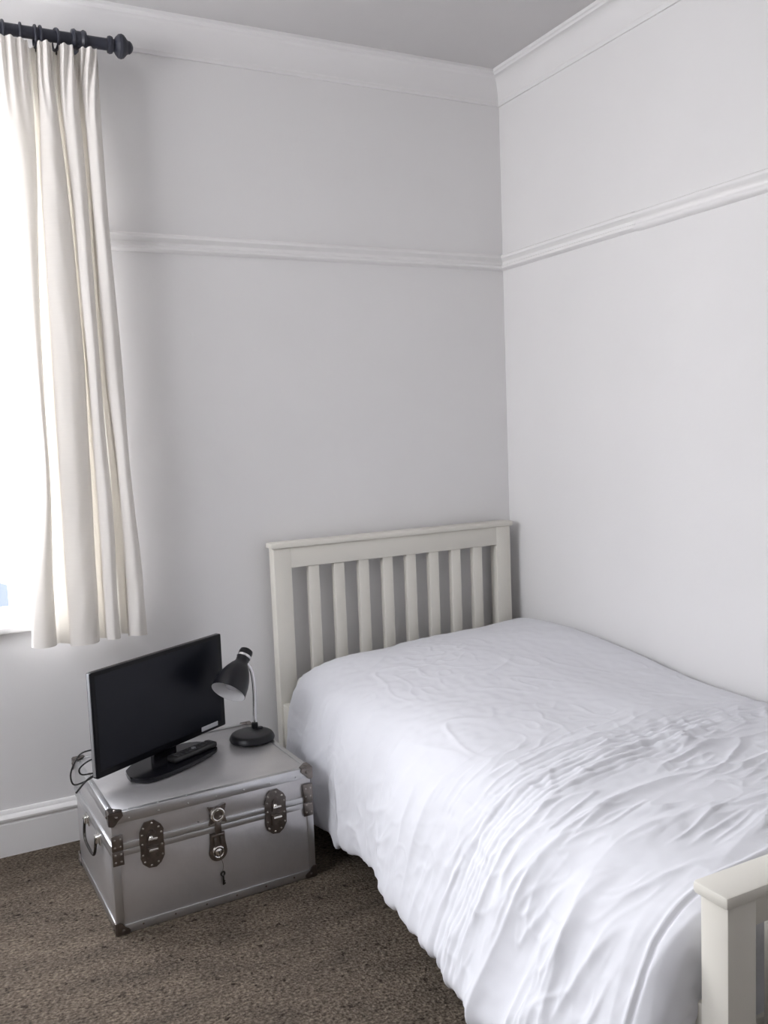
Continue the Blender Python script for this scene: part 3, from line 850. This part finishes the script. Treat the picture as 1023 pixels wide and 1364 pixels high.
# draw latches
def latch(xc, zc=0.228):
    o_out = [(-.018, .064), (.008, .066), (.026, .050), (.033, .036), (.030, .006), (.033, -.004), (.032, -.038), (.022, -.056), (.008, -.066), (-.012, -.064), (-.028, -.050), (-.033, -.034), (-.031, -.004), (-.034, .008), (-.032, .038), (-.024, .054)]
    mtx = Matrix.Translation((xc + OX, OY - 0.0005, zc)) @ Matrix.Rotation(math.pi / 2, 4, 'X')
    b = MB(); b.prism(o_out, 0.003, mtx, 0.001)
    pl_ = b.build('latch_plate', 'nickel', trunk)
    for ax, az in ((-.022, .048), (.002, .058), (.020, .044), (.026, .028), (.026, -.006), (.026, -.034), (.014, -.052), (-.004, -.058), (-.022, -.046), (-.026, -.026), (-.026, .004), (-.026, .030)):
        MB().dome((xc + OX + ax, OY - 0.003, zc + az), 0.0032, 0.0024).build('rivet', 'nickel_mid', pl_)
    b = MB()
    # hook on the lid, spring lever on the body
    b.prism([(-.013, .004), (.013, .004), (.011, .030), (.004, .040), (-.004, .040), (-.011, .030)], 0.008, mtx @ Matrix.Translation((0, 0, 0.002)), 0.002)
    b.prism([(-.015, -.036), (.015, -.036), (.016, -.004), (-.016, -.004)], 0.009, mtx @ Matrix.Translation((0, 0, 0.002)), 0.002)
    b.build('lever', 'nickel', pl_)
    b = MB()
    b.tube([(xc + OX - 0.012, OY - 0.013, zc + 0.018), (xc + OX + 0.012, OY - 0.013, zc + 0.018)], 0.0040, 10)
    b.dome((xc + OX - 0.004, OY - 0.010, zc + 0.022), 0.006, 0.006)
    b.build('catch_bar', 'nickel_bright', pl_)
    b = MB()
    b.tube([(xc + OX - 0.012, OY - 0.014, zc - 0.012), (xc + OX + 0.012, OY - 0.014, zc - 0.012)], 0.0042, 10)
    b.dome((xc + OX - 0.003, OY - 0.012, zc - 0.013), 0.0055, 0.005)
    b.build('catch_bar', 'nickel_bright', pl_)
latch(0.106); latch(0.464)
# central hasp with ring, and lock below
b = MB()
mt0 = Matrix.Translation((0.290 + OX, OY - 0.0005, 0.264)) @ Matrix.Rotation(math.pi / 2, 4, 'X')
star = []
for i in range(32):
    a = 2 * math.pi * i / 32
    r_ = 0.022 + 0.016 * max(0, math.cos(4 * (a - math.pi / 4))) ** 2.5
    star.append((r_ * math.cos(a), r_ * math.sin(a)))
b.prism(star, 0.003, mt0, 0.001)
for sx in (-1, 1):
    for sz in (-1, 1):
        b.dome((0.290 + OX + sx * 0.024, OY - 0.003, 0.264 + sz * 0.024), 0.003, 0.002)
b.box(0.290 + OX - 0.009, 0.290 + OX + 0.009, OY - 0.0065, OY - 0.001, 0.205, 0.246, 0.0015)
hp = b.build('hasp', 'nickel', trunk)
b = MB(); b.torus((0.290 + OX, OY - 0.007, 0.264), 0.0165, 0.0042, Matrix.Rotation(math.pi / 2, 4, 'X'), 32, 10); b.build('ring', 'nickel_bright', hp)
b = MB()
lk = [(-.021, .040), (.021, .040), (.022, .012)]
for i in range(15):
    a = math.radians(20 - 220 * i / 14)
    lk.append((0.0265 * math.cos(a), -0.016 + 0.0265 * math.sin(a)))
lk.append((-.022, .012))
mt1 = Matrix.Translation((0.287 + OX, OY - 0.0003, 0.172)) @ Matrix.Rotation(math.pi / 2, 4, 'X')
b.prism(lk, 0.004, mt1, 0.0015)
for dx in (-.009, .009): b.box(0.287 + OX + dx - .0035, 0.287 + OX + dx + .0035, OY - 0.010, OY - 0.003, 0.178, 0.200, 0.001)
b.box(0.287 + OX - .019, 0.287 + OX + .019, OY - 0.009, OY - 0.003, 0.203, 0.209, 0.001)
lo = b.build('lock', 'nickel', trunk)
b = MB(); b.torus((0.287 + OX, OY - 0.0055, 0.157), 0.0150, 0.0028, Matrix.Rotation(math.pi / 2, 4, 'X'), 28, 8)
b.lathe([(0.0105, 0), (0.0100, 0.004), (0.007, 0.0055), (0.0001, 0.006)], 20, Matrix.Translation((0.287 + OX, OY - 0.004, 0.157)) @ Matrix.Rotation(math.pi / 2, 4, 'X')); b.build('lock_barrel', 'nickel_bright', lo)
b = MB(); b.dome((0.287 + OX, OY - 0.0095, 0.159), 0.0026, 0.0006); b.box(0.287 + OX - .001, 0.287 + OX + .001, OY - 0.0102, OY - 0.009, 0.1525, 0.159); b.build('keyhole', 'dark_metal', lo)
# side handles
for sgn, xs_ in ((-1, 0.0), (1, TW)):
    for yy in (0.155, 0.305):
        b = MB()
        x0, x1 = sorted((xs_, xs_ + sgn * 0.004)); tb(b, x0, x1, yy - 0.020, yy + 0.020, 0.196, 0.226 + 0.0, 0.001)
        x0, x1 = sorted((xs_, xs_ + sgn * 0.013)); tb(b, x0, x1, yy - 0.012, yy + 0.012, 0.200, 0.222, 0.003); b.build('handle_bracket', 'nickel_bright', trunk)
    pass
    b = MB(); xx = xs_ + sgn * 0.010 + OX
    pts = [(xx, 0.155 + OY, 0.212), (xx + sgn * 0.004, 0.157 + OY, 0.175), (xx + sgn * 0.006, 0.185 + OY, 0.157), (xx + sgn * 0.006, 0.275 + OY, 0.157), (xx + sgn * 0.004, 0.303 + OY, 0.175), (xx, 0.305 + OY, 0.212)]
    b.tube([(xx, 0.145 + OY, 0.212)] + spline(pts, 5) + [(xx, 0.315 + OY, 0.212)], 0.004, 10); b.build('handle', 'dark_metal', trunk)
# the little key hanging on a wire below the lock
fr = Matrix.Rotation(TYAW, 3, 'Z')
def tr_world(x, y, z): return tc_ + fr @ Vector((x + OX, y + OY, z))
key = thing('key', 'small dark key hanging on a wire below the trunk lock', 'key', tr_world(0.296, -0.0045, 0.058), TYAW)
b = MB()
b.torus((0, 0, 0.033), 0.0052, 0.0026, Matrix.Rotation(math.pi / 2, 4, 'X'), 20, 8, 1, 1)
b.box(-0.0018, 0.0030, -0.0013, 0.0013, 0.0, 0.028, 0.0006)
b.box(0.0005, 0.0065, -0.0011, 0.0011, 0.002, 0.006, 0.0004); b.box(0.0005, 0.0055, -0.0011, 0.0011, 0.008, 0.012, 0.0004)
kb = b.build('blade', 'dark_metal', key)
b = MB(); b.tube(spline([(0.000, 0, 0.041), (0.002, -0.002, 0.058), (-0.003, -0.005, 0.078), (-0.007, -0.0065, 0.092)], 5), 0.0007, 6); b.build('wire', 'nickel', key)

# ------------------------------------------------------------------ television, remote, cable
TVY = 0.526
e_tv = Vector((math.cos(TVY), math.sin(TVY), 0)); n_tv = Vector((-math.sin(TVY), math.cos(TVY), 0))
tvw, tvh = 0.520, 0.303
tv_c = Vector((-1.758, -0.501, 0)) + e_tv * (tvw / 2)
TT_ = TH + 0.0
tv = thing('television', 'small black flat-screen television with a white sticker, angled on the trunk', 'television', (tv_c.x, tv_c.y, TT_), TVY)
zb = 0.370 - TT_
b = MB().box(-tvw / 2, tvw / 2, 0.0, 0.022, zb, zb + tvh, 0.004, 3)
b.box(-tvw / 2 + 0.05, tvw / 2 - 0.05, 0.018, 0.046, zb + 0.03, zb + tvh - 0.05, 0.010, 3)
b.build('casing', 'tv_bezel', tv)
b = MB(); b.box(-tvw / 2 + 0.012, tvw / 2 - 0.020, -0.0006, 0.004, zb + 0.020, zb + tvh - 0.012, 0.0004, 1); b.build('screen', 'tv_screen', tv)
b = MB().box(-tvw / 2 - 0.0018, -tvw / 2 + 0.0015, 0.006, 0.016, zb + 0.006, zb + tvh - 0.003, 0.0008); b.build('edge_strip', 'edge_silver', tv)
b = MB().box(0.409 - tvw / 2, 0.482 - tvw / 2, -0.0014, 0.001, zb + 0.010, zb + 0.024, 0.0003, 1); s_ = b.build('sticker', 'white_plastic', tv); s_['label'] = 'white rectangular sticker on the lower screen corner'
b = MB()
b.prism([(-0.045, -0.004), (0.045, -0.004), (0.036, 0.020), (-0.036, 0.020)], 0.07, Matrix.Translation((0.0, 0.012, 0.010)), 0.004); b.build('neck', 'tv_gloss', tv)
b = MB()
half = [(-0.166, -0.024), (-0.146, -0.078), (-0.07, -0.096), (0.04, -0.096), (0.128, -0.080), (0.152, -0.045), (0.145, 0.02), (0.11, 0.050), (0.0, 0.066), (-0.11, 0.050), (-0.146, 0.015)]
b.prism([(p.x, p.y) for p in spline([(x, y, 0) for x, y in half + half[:1]], 4)[:-1]], 0.012, Matrix.Translation((0, 0, 0.0005)), 0.004)
b.build('stand_base', 'tv_gloss', tv)

rem = thing('remote_control', 'black remote control lying on the television stand', 'remote control', tuple(tv_c + e_tv * 0.058 - n_tv * 0.048 + Vector((0, 0, TT_ + 0.0128))), TVY - 0.05)
b = MB().box(-0.085, 0.085, -0.021, 0.021, 0, 0.017, 0.006, 3); b.build('remote_body', 'remote', rem)
for r_ in range(3):
    for c_ in range(9):
        if r_ == 1 and c_ in (4, 5): continue
        b = MB().box(-0.070 + c_ * 0.0165, -0.070 + c_ * 0.0165 + 0.009, -0.0145 + r_ * 0.0110, -0.0145 + r_ * 0.0110 + 0.007, 0.0165, 0.0192, 0.001, 1); b.build('button', 'button', rem)
b = MB().lathe([(0.0075, 0.0165), (0.0075, 0.019), (0.006, 0.0198), (0.0001, 0.0198)], 18, Matrix.Translation((0.0045, 0, 0)), cap0=False); b.build('navigation_button', 'edge_silver', rem)

cable = MB()
pts = [(-1.700, -0.430, 0.43), (-1.735, -0.425, 0.432), (-1.783, -0.42, 0.428), (-1.805, -0.42, 0.405), (-1.819, -0.42, 0.372), (-1.815, -0.42, 0.343), (-1.797, -0.42, 0.3395), (-1.763, -0.42, 0.350), (-1.70, -0.40, 0.370), (-1.66, -0.38, 0.41)]
cable.tube(spline(pts, 8), 0.0024, 8)
pts = [(-1.69, -0.42, 0.415), (-1.735, -0.418, 0.408), (-1.770, -0.415, 0.398), (-1.793, -0.415, 0.382), (-1.792, -0.415, 0.366), (-1.775, -0.415, 0.361), (-1.73, -0.41, 0.362), (-1.68, -0.39, 0.375)]
cable.tube(spline(pts, 8), 0.0024, 8)
pts = [(-1.70, -0.40, 0.366), (-1.763, -0.418, 0.352), (-1.785, -0.423, 0.340), (-1.800, -0.425, 0.326), (-1.809, -0.425, 0.316)]
cable.tube(spline(pts, 6), 0.0028, 8)
co = cable.build('power_cable', 'rubber')
tag(co, 'thin black cable looped behind the left edge of the television', 'cable')

# ------------------------------------------------------------------ desk lamp
lamp = thing('desk_lamp', 'black desk lamp with chrome stem and white-lined shade on the trunk', 'lamp', (-1.250, -0.318, TH + 0.0013))
lx, ly = 1.246, 0.318
b = MB().lathe([(0.066, 0.0003), (0.071, 0.002), (0.0725, 0.007), (0.071, 0.012), (0.0665, 0.0195), (0.063, 0.022), (0.055, 0.0233), (0.02, 0.0245), (0.0001, 0.025)], 48, Matrix.Translation((-0.001, -0.012, 0))); b.build('base', 'lamp_black', lamp)
sp = [(-1.223, -0.290, TH + 0.024), (-1.221, -0.290, 0.41), (-1.219, -0.290, 0.47), (-1.222, -0.293, 0.525), (-1.231, -0.298, 0.560), (-1.248, -0.303, 0.583)]
sp = [(x + lx, y + ly, z - TH) for x, y, z in sp]
b = MB().tube(spline(sp, 8), 0.0066, 14); b.build('stem', 'chrome', lamp)
b = MB().lathe([(0.0105, 0.0), (0.0105, 0.016), (0.008, 0.020), (0.0062, 0.021)], 18, Matrix.Translation((sp[0][0], sp[0][1], 0.022))); b.build('stem_collar', 'lamp_black', lamp)
b = MB().lathe([(0.009, 0), (0.010, 0.003), (0.009, 0.007), (0.0001, 0.008)], 16, Matrix.Translation((0.035, 0.012, 0.0215))); b.build('switch', 'lamp_black', lamp)
axis = Vector((-0.513, -0.400, -0.60)).normalized()
apex = Vector((-1.238 + lx, -0.300 + ly, 0.622 - TH))
rot = axis.to_track_quat('Z', 'Y').to_matrix().to_4x4()
mtx = Matrix.Translation(apex) @ rot
b = MB().lathe([(0.0001, 0.0), (0.014, 0.001), (0.0205, 0.005), (0.0225, 0.012), (0.0222, 0.024)], 32, mtx); b.build('shade_cap', 'lamp_black', lamp)
b = MB().lathe([(0.0220, 0.024), (0.0232, 0.025), (0.0232, 0.032), (0.0220, 0.033)], 32, mtx, False, False); b.build('chrome_band', 'chrome', lamp)
outer = [(0.0215, 0.031), (0.0205, 0.045), (0.0215, 0.052), (0.030, 0.064), (0.040, 0.082), (0.0485, 0.104), (0.0535, 0.128), (0.0555, 0.150), (0.0560, 0.158)]
b = MB().lathe(outer + [(0.0550, 0.159)], 48, mtx, False, False); sh = b.build('shade', 'lamp_black', lamp)
inner = [(0.0549, 0.1588), (0.0545, 0.150), (0.0523, 0.128), (0.0472, 0.104), (0.0386, 0.083), (0.028, 0.066), (0.018, 0.056), (0.0001, 0.055)]
b = MB().lathe(inner, 48, mtx, False, False); b.build('shade_lining', 'lamp_white', sh)
b = MB().lathe([(0.013, 0.056), (0.013, 0.075), (0.010, 0.078), (0.012, 0.090), (0.022, 0.108), (0.0255, 0.122), (0.023, 0.135), (0.014, 0.144), (0.0001, 0.147)], 28, mtx); b.build('bulb', 'bulb_glass', sh)
b = MB().lathe([(0.0001, 0.0), (0.009, 0.001), (0.010, 0.006), (0.009, 0.011), (0.0001, 0.012)], 14, Matrix.Translation(Vector(sp[-1]) - axis.cross(Vector((0, 0, 1))).normalized() * 0.0) @ Matrix.Rotation(math.pi / 2, 4, 'Y') @ Matrix.Translation((0, 0, -0.006))); b.build('joint', 'lamp_black', lamp)
